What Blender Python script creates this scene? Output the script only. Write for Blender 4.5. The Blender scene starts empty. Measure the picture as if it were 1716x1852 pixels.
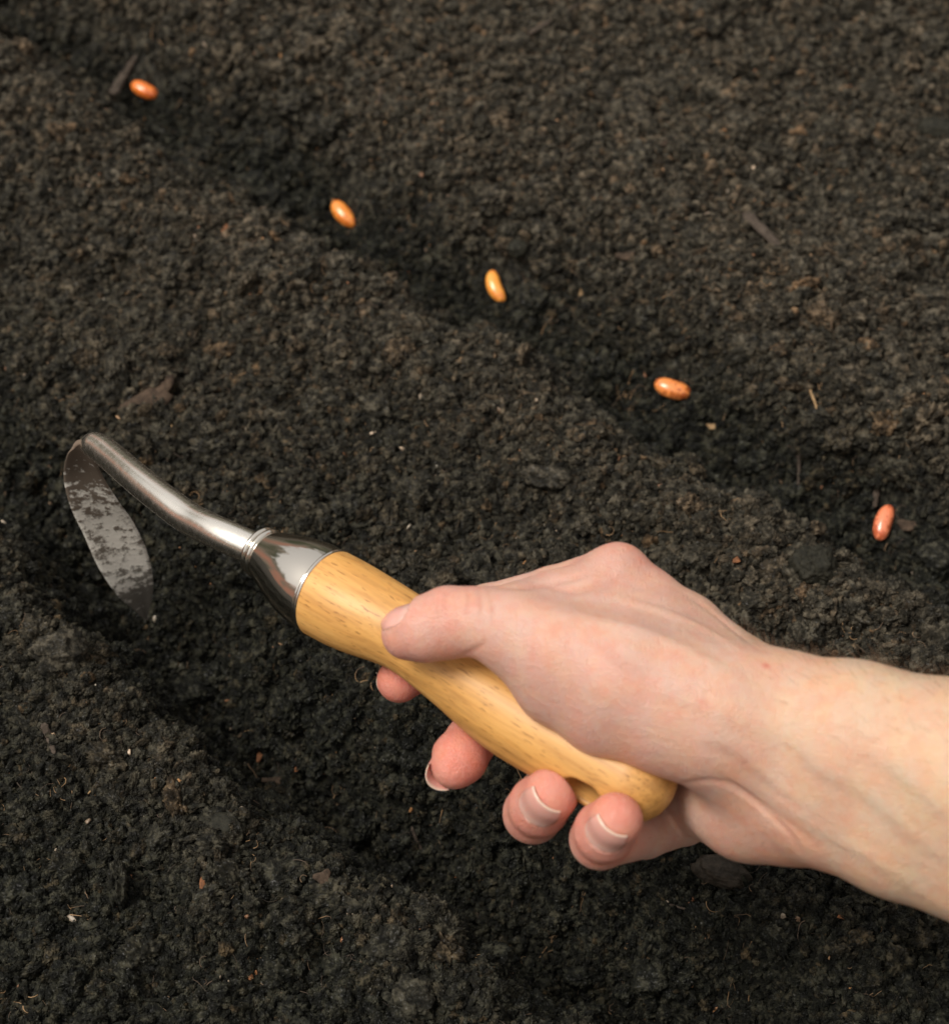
import bpy, math, random
import numpy as np
from mathutils import Matrix, Vector

# ------------------------------------------------------------------ camera, world, light
S = bpy.context.scene
FPX = 3900.0                     # focal length in pixels of a 1716 px wide frame
PITCH = math.radians(50)
DIST = 0.92
CAM = np.array([0.0, -DIST*math.cos(PITCH), DIST*math.sin(PITCH)])
AF = np.array([0.0, math.cos(PITCH), -math.sin(PITCH)])
AU = np.array([0.0, math.sin(PITCH), math.cos(PITCH)])
AR = np.array([1.0, 0.0, 0.0])
cam = bpy.data.cameras.new('camera'); co = bpy.data.objects.new('camera', cam)
S.collection.objects.link(co); S.camera = co
co.location = CAM; co.rotation_euler = (math.pi/2-PITCH, 0, 0)
cam.sensor_fit = 'HORIZONTAL'; cam.sensor_width = 36; cam.lens = FPX/1716*36
cam.clip_start = 0.02; cam.clip_end = 500
cam.dof.use_dof = True; cam.dof.focus_distance = 0.785; cam.dof.aperture_fstop = cam.lens/1000/0.0062
W = bpy.data.worlds.new('World'); S.world = W; W.use_nodes = True
nt = W.node_tree; bg = nt.nodes['Background']; sky = nt.nodes.new('ShaderNodeTexSky')
sky.sky_type = 'NISHITA'; sky.sun_disc = False
SUN_EL, SUN_AZ = math.radians(60), math.radians(-108)     # azimuth measured from +Y toward +X
sky.sun_elevation = SUN_EL; sky.sun_rotation = SUN_AZ
sky.air_density = 1.0; sky.dust_density = 4.0; sky.ozone_density = 0.6
# thin cloud: the sky is mostly desaturated; shrubs and trees round the garden darken the lowest 25 degrees of it
def wn(t, **k):
    n = nt.nodes.new('ShaderNode'+t)
    for a, b in k.items(): setattr(n, a, b)
    return n
hs = wn('HueSaturation'); hs.inputs['Saturation'].default_value = 0.25; nt.links.new(sky.outputs[0], hs.inputs['Color'])
wt = wn('Mix', data_type='RGBA', blend_type='MULTIPLY'); wt.inputs[0].default_value = 1; wt.inputs[7].default_value = (1.0, .955, .89, 1); nt.links.new(hs.outputs[0], wt.inputs[6])
ov = wn('Mix', data_type='RGBA'); ov.inputs[0].default_value = .6; nt.links.new(wt.outputs[2], ov.inputs[6])
tc = wn('TexCoord'); sx = wn('SeparateXYZ'); nt.links.new(tc.outputs['Generated'], sx.inputs[0])
tn = wn('TexNoise'); tn.inputs['Scale'].default_value = 5; tn.inputs['Detail'].default_value = 4; nt.links.new(tc.outputs['Generated'], tn.inputs['Vector'])
m1 = wn('Math', operation='MULTIPLY_ADD'); nt.links.new(tn.outputs[0], m1.inputs[0]); m1.inputs[1].default_value = -.55; nt.links.new(sx.outputs[2], m1.inputs[2])
cr_ = wn('ValToRGB'); cr_.color_ramp.elements[0].position = 0.0; cr_.color_ramp.elements[1].position = .10; nt.links.new(m1.outputs[0], cr_.inputs[0])
wm = wn('Mix', data_type='RGBA'); nt.links.new(cr_.outputs[0], wm.inputs[0])
gcr = wn('ValToRGB'); ge = gcr.color_ramp.elements; ge[0].position = .38; ge[0].color = (.45, .48, .30, 1); ge[1].position = .62; ge[1].color = (2.4, 1.2, .85, 1)
ge.new(.5).color = (1.3, 1.1, .85, 1); tn2 = wn('TexNoise'); tn2.inputs['Scale'].default_value = 2.3; nt.links.new(tc.outputs['Generated'], tn2.inputs['Vector']); nt.links.new(tn2.outputs[0], gcr.inputs[0]); nt.links.new(gcr.outputs[0], wm.inputs[6])
og = wn('MapRange'); og.inputs['To Min'].default_value = 3.0; og.inputs['To Max'].default_value = 6.0; nt.links.new(sx.outputs[2], og.inputs[0])
oc = wn('Mix', data_type='RGBA', blend_type='MULTIPLY'); oc.inputs[0].default_value = 1; oc.inputs[6].default_value = (1, .955, .895, 1); nt.links.new(og.outputs[0], oc.inputs[7])
nt.links.new(oc.outputs[2], ov.inputs[7]); nt.links.new(ov.outputs[2], wm.inputs[7])
nt.links.new(wm.outputs[2], bg.inputs[0]); bg.inputs[1].default_value = 0.13
sl = bpy.data.lights.new('sun', 'SUN'); so = bpy.data.objects.new('sun', sl); S.collection.objects.link(so)
sl.energy = 1.8; sl.angle = math.radians(24); sl.color = (1.0, 0.94, 0.86)
sd = Vector((math.sin(SUN_AZ)*math.cos(SUN_EL), math.cos(SUN_AZ)*math.cos(SUN_EL), math.sin(SUN_EL)))
so.rotation_euler = sd.to_track_quat('Z', 'Y').to_euler(); so.location = (0, 0, 3)
S.view_settings.view_transform = 'Standard'; S.view_settings.look = 'None'
S.view_settings.exposure = 0.42; S.view_settings.gamma = 1

rng = np.random.default_rng(11); random.seed(5)

# ------------------------------------------------------------------ helpers
def P(px, py, d):                # a photo pixel at a depth (metres) -> world point
    return CAM + d*(AF + AR*((px-858)/FPX) - AU*((py-926)/FPX))
def Q(px, py, d):                # same, in the camera-aligned millimetre frame used for hand and tool modelling
    return np.array([(px-858)/FPX*d, -(py-926)/FPX*d, -d])
ROTC = Matrix(((AR[0], AU[0], -AF[0]), (AR[1], AU[1], -AF[1]), (AR[2], AU[2], -AF[2])))
RC = np.array(ROTC)
def q2w(v):                      # camera mm -> world metres
    return CAM + (np.asarray(v)*0.001) @ RC.T

def mesh_obj(name, verts, faces, mat, parent=None, smooth=True, attrs=None, flat_quads=None):
    me = bpy.data.meshes.new(name)
    verts = np.asarray(verts, dtype=np.float32)
    if isinstance(faces, np.ndarray):
        n, k = faces.shape
        me.vertices.add(len(verts)); me.vertices.foreach_set('co', verts.ravel())
        me.loops.add(n*k); me.loops.foreach_set('vertex_index', faces.astype(np.int32).ravel())
        me.polygons.add(n); me.polygons.foreach_set('loop_start', np.arange(0, n*k, k, dtype=np.int32))
        me.update(calc_edges=True)
    else:
        me.from_pydata([tuple(map(float, v)) for v in verts], [], faces)
    me.polygons.foreach_set('use_smooth', np.full(len(me.polygons), smooth))
    if attrs:
        for an, arr in attrs.items():
            if arr.ndim == 2:
                a = me.attributes.new(an, 'FLOAT_COLOR', 'POINT')
                c = np.ones((len(verts), 4), np.float32); c[:, :arr.shape[1]] = arr
                a.data.foreach_set('color', c.ravel())
            else:
                a = me.attributes.new(an, 'FLOAT', 'POINT'); a.data.foreach_set('value', arr.astype(np.float32))
    me.update(); me.validate()
    o = bpy.data.objects.new(name, me); S.collection.objects.link(o)
    if mat: me.materials.append(mat)
    if parent: o.parent = parent
    return o
def tag(o, label=None, cat=None, group=None, kind=None):
    if label: o['label'] = label
    if cat: o['category'] = cat
    if group: o['group'] = group
    if kind: o['kind'] = kind
    return o

# --- lattice noise (numpy)
def _h(ix, iy, seed):
    h = (ix.astype(np.int64)*374761393 + iy.astype(np.int64)*668265263 + seed*2147483647) & 0xffffffff
    h = ((h ^ (h >> 13))*1274126177) & 0xffffffff
    return h ^ (h >> 16)
def perlin(x, y, seed=0):
    x0 = np.floor(x); y0 = np.floor(y); fx = (x-x0).astype(np.float32); fy = (y-y0).astype(np.float32)
    ix = x0.astype(np.int64); iy = y0.astype(np.int64)
    u = fx*fx*fx*(fx*(fx*6-15)+10); v = fy*fy*fy*(fy*(fy*6-15)+10)
    def g(a, b, dx, dy):
        t = _h(ix+a, iy+b, seed).astype(np.float32)*(2*np.pi/4294967296.0)
        return np.cos(t)*dx + np.sin(t)*dy
    n00 = g(0, 0, fx, fy); n10 = g(1, 0, fx-1, fy); n01 = g(0, 1, fx, fy-1); n11 = g(1, 1, fx-1, fy-1)
    return (n00*(1-u)+n10*u)*(1-v) + (n01*(1-u)+n11*u)*v
def worley(x, y, seed=0):        # distance to the nearest jittered cell point
    ix = np.floor(x).astype(np.int64); iy = np.floor(y).astype(np.int64); best = np.full(x.shape, 9.0, np.float32)
    for a in (-1, 0, 1):
        for b in (-1, 0, 1):
            h1 = _h(ix+a, iy+b, seed).astype(np.float32)/4294967296.0
            h2 = _h(ix+a, iy+b, seed+77).astype(np.float32)/4294967296.0
            d = (ix+a+h1-x)**2 + (iy+b+h2-y)**2
            best = np.minimum(best, d.astype(np.float32))
    return np.sqrt(best)

# --- node materials
class NM:
    def __init__(s, name):
        s.m = bpy.data.materials.new(name); s.m.use_nodes = True; s.t = s.m.node_tree
        s.b = s.t.nodes['Principled BSDF']; s.out = s.t.nodes['Material Output']
    def n(s, typ, **kw):
        nd = s.t.nodes.new('ShaderNode'+typ)
        for k, v in kw.items():
            if k in nd.inputs.keys(): nd.inputs[k].default_value = v
            else: setattr(nd, k, v)
        return nd
    def l(s, a, b): s.t.links.new(a, b)
    def ramp(s, fac, stops, interp='LINEAR'):
        r = s.n('ValToRGB'); s.l(fac, r.inputs[0]); e = r.color_ramp.elements; r.color_ramp.interpolation = interp
        while len(e) < len(stops): e.new(0.5)
        for i, (p, c) in enumerate(stops):
            e[i].position = p; e[i].color = (c, c, c, 1) if not hasattr(c, '__len__') else (*c, 1)
        return r.outputs[0]
    def mix(s, fac, a, b, mode='MIX'):
        m = s.n('Mix', data_type='RGBA', blend_type=mode)
        for sock, v in ((m.inputs[0], fac), (m.inputs[6], a), (m.inputs[7], b)):
            if hasattr(v, 'is_output'): s.l(v, sock)
            elif hasattr(v, '__len__'): sock.default_value = (*v, 1)
            else: sock.default_value = v
        return m.outputs[2]
    def math(s, op, a, b=0.0, clamp=False):
        m = s.n('Math', operation=op, use_clamp=clamp)
        for sock, v in ((m.inputs[0], a), (m.inputs[1], b)):
            if hasattr(v, 'is_output'): s.l(v, sock)
            else: sock.default_value = v
        return m.outputs[0]
    def noise(s, scale, detail=3, rough=.55, vec=None, dist=0.0):
        x = s.n('TexNoise'); x.inputs['Scale'].default_value = scale; x.inputs['Detail'].default_value = detail
        x.inputs['Roughness'].default_value = rough; x.inputs['Distortion'].default_value = dist
        if vec is not None: s.l(vec, x.inputs['Vector'])
        return x.outputs[0]
    def coord(s, kind='Object', scale=None):
        c = s.n('TexCoord').outputs[kind]
        if scale:
            mp = s.n('Mapping'); mp.inputs['Scale'].default_value = scale; s.l(c, mp.inputs[0]); c = mp.outputs[0]
        return c
    def bump(s, h, strength, dist):
        b = s.n('Bump'); b.inputs['Strength'].default_value = strength; b.inputs['Distance'].default_value = dist
        s.l(h, b.inputs['Height']); s.l(b.outputs[0], s.b.inputs['Normal'])
    def set(s, **kw):
        for k, v in kw.items():
            sock = s.b.inputs[k.replace('_', ' ')]
            if hasattr(v, 'is_output'): s.l(v, sock)
            elif hasattr(v, '__len__') and len(v) == 3 and sock.type == 'RGBA': sock.default_value = (*v, 1)
            else: sock.default_value = v
        return s

# ------------------------------------------------------------------ soil relief
def ground_hit_plane(px, py, z=0.0):
    dv = AF + AR*((px-858)/FPX) - AU*((py-926)/FPX)
    t = (z-CAM[2])/dv[2]; return (CAM+t*dv)[:2]
F1 = np.array([ground_hit_plane(*p, -.012) for p in [(-700, -420), (-200, -115), (255, 165), (500, 322), (650, 420), (890, 545), (1215, 745), (1597, 965), (2100, 1280), (2700, 1680)]])
F2 = np.array([ground_hit_plane(*p, -.034) for p in [(-900, 100), (-350, 560), (0, 880), (230, 1110), (450, 1330), (650, 1480), (900, 1640), (1100, 1770), (1500, 2050), (2200, 2500)]])
def sdist_poly(x, y, pl):        # signed distance to a polyline, + on its upper-right side
    best = np.full(x.shape, 1e9); sg = np.ones(x.shape)
    for a, b in zip(pl[:-1], pl[1:]):
        ab = b-a; L = ab@ab
        t = np.clip(((x-a[0])*ab[0]+(y-a[1])*ab[1])/L, 0, 1)
        dx = x-a[0]-t*ab[0]; dy = y-a[1]-t*ab[1]; d = dx*dx+dy*dy
        cr = ab[0]*dy-ab[1]*dx
        m = d < best; best = np.where(m, d, best); sg = np.where(m, np.sign(cr), sg)
    return np.sqrt(best)*sg
def Hmacro(x, y):
    w = .013*perlin(x*9, y*9, 5)+.007*perlin(x*24, y*24, 6)+.005*perlin(x*60, y*60, 16)
    d1 = sdist_poly(x, y, F1)+w; d2 = sdist_poly(x, y, F2)+w*1.3
    z = -(.035+.008*perlin(x*13+4, y*13, 17))*np.exp(-(np.abs(d1)/.032)**2.0) + .015*np.exp(-((d1+.055)/.036)**2) + .011*np.exp(-((d1-.075)/.05)**2)
    z += -(.055+.018*np.clip((x+.13)/.1, -1, 1))*np.exp(-np.abs(d2/.027)**2.3) + .013*np.exp(-((d2+.056)/.030)**2)
    z += .008*perlin(x*11, y*11, 1) + .0075*perlin(x*27, y*27, 2)
    return z
def Hfine(x, y):
    z = .0030*perlin(x*70, y*70, 3)
    wx = x + .003*perlin(x*90, y*90, 21); wy = y + .003*perlin(x*90, y*90, 22)
    c1 = worley(wx*95, wy*95, 31); c2 = worley(wx*230+3, wy*230, 33)
    c0 = worley(wx*46+7, wy*46, 35)
    z += .0100*np.maximum(0, .62-c0)*(1+.8*perlin(x*25, y*25, 36)) + .0022*np.maximum(0, .55-c1) + .0016*np.maximum(0, .6-c2) + .0045*np.abs(perlin(x*130, y*130, 7))
    z += -.0030*np.maximum(0, .16-np.abs(perlin(x*105, y*105, 12)))/.16*np.clip(.5+2*perlin(x*40, y*40, 13), 0, 1) + .0030*np.abs(perlin(x*310, y*310, 8)) + .0015*perlin(x*620, y*620, 9)
    return z
def H(x, y):
    x = np.asarray(x, float); y = np.asarray(y, float); return Hmacro(x, y)+Hfine(x, y)
def on_soil(px, py):             # where the view ray through that photo pixel meets the soil
    dv = AF + AR*((px-858)/FPX) - AU*((py-926)/FPX)
    ts = np.linspace(.6, 1.6, 2500); pts = CAM+ts[:, None]*dv
    i = np.argmax(pts[:, 2] < H(pts[:, 0], pts[:, 1])); return pts[i]
def above_soil(px, py, lift):    # the point on that ray that lies lift metres over the soil
    dv = AF + AR*((px-858)/FPX) - AU*((py-926)/FPX)
    ts = np.linspace(.6, 1.6, 5000); pts = CAM+ts[:, None]*dv
    i = np.argmax(pts[:, 2] < H(pts[:, 0], pts[:, 1])+lift); return pts[i]
def axis_coords(a, b, step, far, n):
    core = np.arange(a, b+step/2, step)
    g = np.cumsum(step*np.geomspace(1.25, far, n)); return np.concatenate([a-g[::-1], core, b+g])
gx = axis_coords(-.29, .29, .00062, 9000, 110); gy = axis_coords(-.27, .41, .00062, 9000, 110)
X, Y = np.meshgrid(gx, gy); rad = np.sqrt(X*X+(Y-.07)**2)
fade = np.clip(1-(rad-.9)/1.5, 0, 1)
Z = Hmacro(X, Y)*fade + Hfine(X, Y)*np.clip(1-(rad-.5)/.6, 0, 1)
Z = Z.astype(np.float32)
ny, nx = X.shape
gv = np.stack([X, Y, Z], -1).reshape(-1, 3)
ii = (np.arange(ny-1)[:, None]*nx + np.arange(nx-1)[None, :]).ravel()
gf = np.stack([ii, ii+1, ii+nx+1, ii+nx], 1)

def soil_material(name, inst):
    s = NM(name)
    geo = s.n('NewGeometry'); pos = geo.outputs['Position']
    n1 = s.noise(260, 4, .6, pos); n2 = s.noise(6.0, 3, .5, pos); n3 = s.noise(900, 2, .5, pos)
    dry_lit = s.math('ADD', s.math('MULTIPLY', s.n('SeparateXYZ').outputs[1], 0), 0)
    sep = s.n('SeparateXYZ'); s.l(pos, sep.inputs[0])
    dry_lit = s.math('ADD', s.math('MULTIPLY', sep.outputs[1], 1.9), .24)  # near ground coloured darker: damper soil with shade painted in
    dry_lit = s.math('ADD', dry_lit, s.math('MULTIPLY', sep.outputs[0], .8))
    dry_lit = s.math('ADD', dry_lit, s.math('MULTIPLY', s.math('SUBTRACT', n2, .5), .9))
    dry_lit = s.math('ADD', dry_lit, s.math('MULTIPLY', sep.outputs[2], 24.0), True)  # low ground darkened too: damp furrows plus their shade, put into the colour
    wet_shade = s.ramp(n1, [(.36, (.0018, .0021, .0013)), (.5, (.0085, .0088, .0058)), (.64, (.042, .0405, .028))])
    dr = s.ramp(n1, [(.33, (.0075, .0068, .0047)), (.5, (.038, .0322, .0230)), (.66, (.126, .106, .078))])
    col = s.mix(dry_lit, wet_shade, dr)
    if inst:
        r = s.n('ObjectInfo').outputs['Random']
        tint = s.ramp(r, [(0, (.70, .73, .72)), (.5, (.95, .96, .94)), (.85, (1.2, 1.13, 1.04)), (.97, (1.45, 1.2, 1.0)), (1, (2.0, 1.45, 1.05))])
        col = s.mix(1.0, col, tint, 'MULTIPLY')
    s.set(Base_Color=col, Roughness=s.ramp(n3, [(.38, .35), (.5, .95)]), Specular_IOR_Level=.25)
    s.bump(s.math('ADD', n1, s.math('MULTIPLY', n3, .6)), .8, .0012 if not inst else .0008)
    return s.m
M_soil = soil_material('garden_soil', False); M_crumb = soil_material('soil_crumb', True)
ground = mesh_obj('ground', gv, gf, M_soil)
tag(ground, kind='structure')

# ------------------------------------------------------------------ loose soil crumbs (uncountable)
def crumbs(name, pts, scl, rot, var, mat, amp=1.5, sub=5, nvar=10, nscale=1.25, label=None, cat=None):
    me = bpy.data.meshes.new(name); me.vertices.add(len(pts)); me.vertices.foreach_set('co', pts.astype(np.float32).ravel())
    for an, arr in (('scl', scl), ('rot', rot)):
        a = me.attributes.new(an, 'FLOAT_VECTOR', 'POINT'); a.data.foreach_set('vector', arr.astype(np.float32).ravel())
    a = me.attributes.new('var', 'INT', 'POINT'); a.data.foreach_set('value', var.astype(np.int32))
    o = bpy.data.objects.new(name, me); S.collection.objects.link(o); me.materials.append(mat)
    g = bpy.data.node_groups.new(name+'_scatter', 'GeometryNodeTree')
    g.interface.new_socket('Geometry', in_out='INPUT', socket_type='NodeSocketGeometry')
    g.interface.new_socket('Geometry', in_out='OUTPUT', socket_type='NodeSocketGeometry')
    N = g.nodes.new; L = g.links.new
    gi = N('NodeGroupInput'); go = N('NodeGroupOutput'); iop = N('GeometryNodeInstanceOnPoints'); jn = N('GeometryNodeJoinGeometry')
    for k in range(nvar):
        ic = N('GeometryNodeMeshIcoSphere'); ic.inputs['Radius'].default_value = 1; ic.inputs['Subdivisions'].default_value = sub
        sp = N('GeometryNodeSetPosition'); ps = N('GeometryNodeInputPosition')
        ad = N('ShaderNodeVectorMath'); ad.operation = 'ADD'; ad.inputs[1].default_value = (k*7.3, k*3.1, 5-k*4.7); L(ps.outputs[0], ad.inputs[0])
        nz = N('ShaderNodeTexNoise'); nz.inputs['Scale'].default_value = nscale; nz.inputs['Detail'].default_value = 6; nz.inputs['Roughness'].default_value = .74
        L(ad.outputs[0], nz.inputs['Vector'])
        sb = N('ShaderNodeMath'); sb.operation = 'SUBTRACT'; sb.inputs[1].default_value = .5; L(nz.outputs[0], sb.inputs[0])
        mu = N('ShaderNodeMath'); mu.operation = 'MULTIPLY'; mu.inputs[1].default_value = amp*2; L(sb.outputs[0], mu.inputs[0])
        vs = N('ShaderNodeVectorMath'); vs.operation = 'SCALE'; L(ps.outputs[0], vs.inputs[0]); L(mu.outputs[0], vs.inputs['Scale'])
        L(ic.outputs['Mesh'], sp.inputs['Geometry']); L(vs.outputs[0], sp.inputs['Offset'])
        sm = N('GeometryNodeSetMaterial'); sm.inputs['Material'].default_value = mat; L(sp.outputs[0], sm.inputs[0])
        ss = N('GeometryNodeSetShadeSmooth'); L(sm.outputs[0], ss.inputs[0])
        gt = N('GeometryNodeGeometryToInstance'); L(ss.outputs[0], gt.inputs[0]); L(gt.outputs[0], jn.inputs[0])
    def na(nm, dt):
        a = N('GeometryNodeInputNamedAttribute'); a.data_type = dt; a.inputs['Name'].default_value = nm; return a.outputs[0]
    L(gi.outputs[0], iop.inputs['Points']); L(jn.outputs[0], iop.inputs['Instance'])
    iop.inputs['Pick Instance'].default_value = True
    L(na('var', 'INT'), iop.inputs['Instance Index']); L(na('rot', 'FLOAT_VECTOR'), iop.inputs['Rotation']); L(na('scl', 'FLOAT_VECTOR'), iop.inputs['Scale'])
    L(iop.outputs[0], go.inputs[0])
    md = o.modifiers.new('scatter', 'NODES'); md.node_group = g
    tag(o, label, cat, kind='stuff'); return o
def scatter(n, x0, x1, y0, y1, rmin, rmax, pw, sink, clump=None):
    x = rng.uniform(x0, x1, n); y = rng.uniform(y0, y1, n)
    if clump:
        k = perlin(x*clump, y*clump, 51) + .45*perlin(x*clump*3, y*clump*3, 52) > rng.uniform(-.55, .35, n); x = x[k]; y = y[k]
    n = len(x)
    r = rmin*(rmax/rmin)**(rng.uniform(0, 1, n)**pw)
    z = H(x, y)+r*sink
    sc = r[:, None]*rng.uniform(.6, 1.35, (n, 3))
    return np.stack([x, y, z], 1), sc, rng.uniform(0, 6.28, (n, 3))
sets = [scatter(200000, -.29, .29, -.27, .41, .0004, .0014, 1.3, .7),
        scatter(80000, -.29, .29, -.27, .41, .0008, .0024, 1.8, .6, 14),
        scatter(8500, -.30, .30, -.28, .42, .0022, .0068, 2.8, .1, 9),
        scatter(26000, -.62, .62, -.55, .80, .0015, .0045, 2.0, .25)]
fl = scatter(42000, -.29, .29, -.27, .41, .0007, .0022, 1.8, .7)          # flat and splintery bits
sets.append((fl[0], fl[1]*np.array([1.7, .55, .35]), np.stack([rng.normal(0, .45, len(fl[0])), rng.normal(0, .45, len(fl[0])), rng.uniform(0, 6.28, len(fl[0]))], 1)))
bean_at = [above_soil(px, py, .0046) for px, py in ((261, 162), (622, 387), (896, 518), (1216, 703), (1598, 945))]
for q_, (P_, S_, R_) in enumerate(sets):                          # beans press the crumbs aside
    k_ = np.ones(len(P_), bool)
    for b_ in bean_at: k_ &= (np.hypot(P_[:, 0]-b_[0], P_[:, 1]-b_[1]) > .013) | (P_[:, 2]+S_.max(1)*1.3 < b_[2]-.0022)
    sets[q_] = (P_[k_], S_[k_], R_[k_])
cp = np.concatenate([s[0] for s in sets]); cs = np.concatenate([s[1] for s in sets]); cr = np.concatenate([s[2] for s in sets])
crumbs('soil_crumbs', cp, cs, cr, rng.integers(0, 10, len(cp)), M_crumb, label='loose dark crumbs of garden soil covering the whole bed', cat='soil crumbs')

# pale grit
s = NM('pale_grit'); r = s.n('ObjectInfo').outputs['Random']
s.set(Base_Color=s.ramp(r, [(0, (.30, .26, .20)), (.35, (.16, .09, .05)), (.6, (.30, .13, .06)), (.8, (.42, .22, .09)), (1, (.65, .6, .5))]), Roughness=.4)
g1 = scatter(1500, -.29, .29, -.27, .41, .00022, .0006, 1.5, 1.6); g2 = scatter(1300, -.29, .29, -.27, .41, .0005, .0014, 1.6, 1.1)
g2 = (g2[0], g2[1]*np.array([1.5, .8, .5]), g2[2])
crumbs('grit', np.concatenate([g1[0], g2[0]]), np.concatenate([g1[1], g2[1]]), np.concatenate([g1[2], g2[2]]),
       rng.integers(0, 3, len(g1[0])+len(g2[0])), s.m, nvar=3, sub=2, label='tiny pale specks of grit and bark dust sprinkled over the soil', cat='grit')

# fine plant fibres and splinters, one uncountable litter
def strand_mesh(paths, radii):
    V = []; Fc = []; base = 0
    for pth, rr in zip(paths, radii):
        k = len(pth)
        tg = np.gradient(pth, axis=0); tg /= np.linalg.norm(tg, axis=1)[:, None]+1e-9
        up = np.array([.31, .22, .92]); a = np.cross(tg, up); a /= np.linalg.norm(a, axis=1)[:, None]+1e-9; b = np.cross(tg, a)
        tp = np.linspace(1, .35, k)
        for j in range(3):
            t = j*2.0944
            V.append(pth + (a*math.cos(t)+b*math.sin(t))*(rr*tp)[:, None])
        for j in range(3):
            j2 = (j+1) % 3
            i0 = base+j*k+np.arange(k-1); i1 = base+j2*k+np.arange(k-1)
            Fc.append(np.stack([i0, i1, i1+1, i0+1], 1))
        base += 3*k
    return np.concatenate(V), np.concatenate(Fc)
def fibre_paths(n, lmin, lmax, curl):
    out = []
    for _ in range(n):
        x, y = rng.uniform(-.28, .28), rng.uniform(-.27, .40); L = rng.uniform(lmin, lmax); a = rng.uniform(0, 6.28)
        k = 7; xs = [x]; ys = [y]; da = rng.normal(0, curl)
        for i in range(k-1):
            a += da+rng.normal(0, curl*.6); xs.append(xs[-1]+math.cos(a)*L/k); ys.append(ys[-1]+math.sin(a)*L/k)
        out.append((np.array(xs), np.array(ys)))
    X_ = np.array([o[0] for o in out]); Y_ = np.array([o[1] for o in out])
    Z_ = Hmacro(X_, Y_)+.0034+rng.uniform(-.0008, .0022, (n, 1))+np.linspace(0, 1, 7)*rng.uniform(-.001, .002, (n, 1))
    return [np.stack([X_[i], Y_[i], Z_[i]], 1) for i in range(n)]
s = NM('dry_fibre'); pos = s.n('NewGeometry').outputs['Position']
s.set(Base_Color=s.ramp(s.noise(60, 1, .5, pos), [(.35, (.045, .034, .024)), (.5, (.11, .075, .05)), (.62, (.36, .22, .11))]), Roughness=.8)
v, f = strand_mesh(fibre_paths(8000, .002, .011, .4), rng.uniform(.00008, .00026, 8000)); M_fibre = s.m
tag(mesh_obj('root_fibres', v, f, M_fibre), 'hair thin brown root fibres lying all over the soil', 'root fibres', kind='stuff')

# ------------------------------------------------------------------ signed distance modelling
def roundcone(p, a, b, r1, r2):
    ba = b-a; l2 = ba@ba; rr = r1-r2; a2 = l2-rr*rr; il2 = 1/l2
    pa = p-a; y = pa@ba; z = y-l2
    x2 = ((pa*l2-np.outer(y, ba))**2).sum(1); y2 = y*y*l2; z2 = z*z*l2
    k = math.copysign(1, rr)*rr*rr*x2
    d = (np.sqrt(np.maximum(x2*a2*il2, 0))+y*rr)*il2-r1
    c1 = np.sign(z)*a2*z2 > k; c2 = np.sign(y)*a2*y2 < k
    d = np.where(c2, np.sqrt(x2+y2)*il2-r1, d); d = np.where(c1, np.sqrt(x2+z2)*il2-r2, d)
    return d
def ellips(p, c, R, rad):        # ellipsoid, R rows = its axes
    q = (p-c)@np.asarray(R).T; k0 = np.linalg.norm(q/rad, axis=1); k1 = np.linalg.norm(q/(np.array(rad)**2), axis=1)
    return k0*(k0-1)/np.maximum(k1, 1e-9)
def smin(a, b, k):
    h = np.maximum(k-np.abs(a-b), 0)/k; return np.minimum(a, b)-h*h*k*.25
def smax(a, b, k): return -smin(-a, -b, k)
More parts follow.
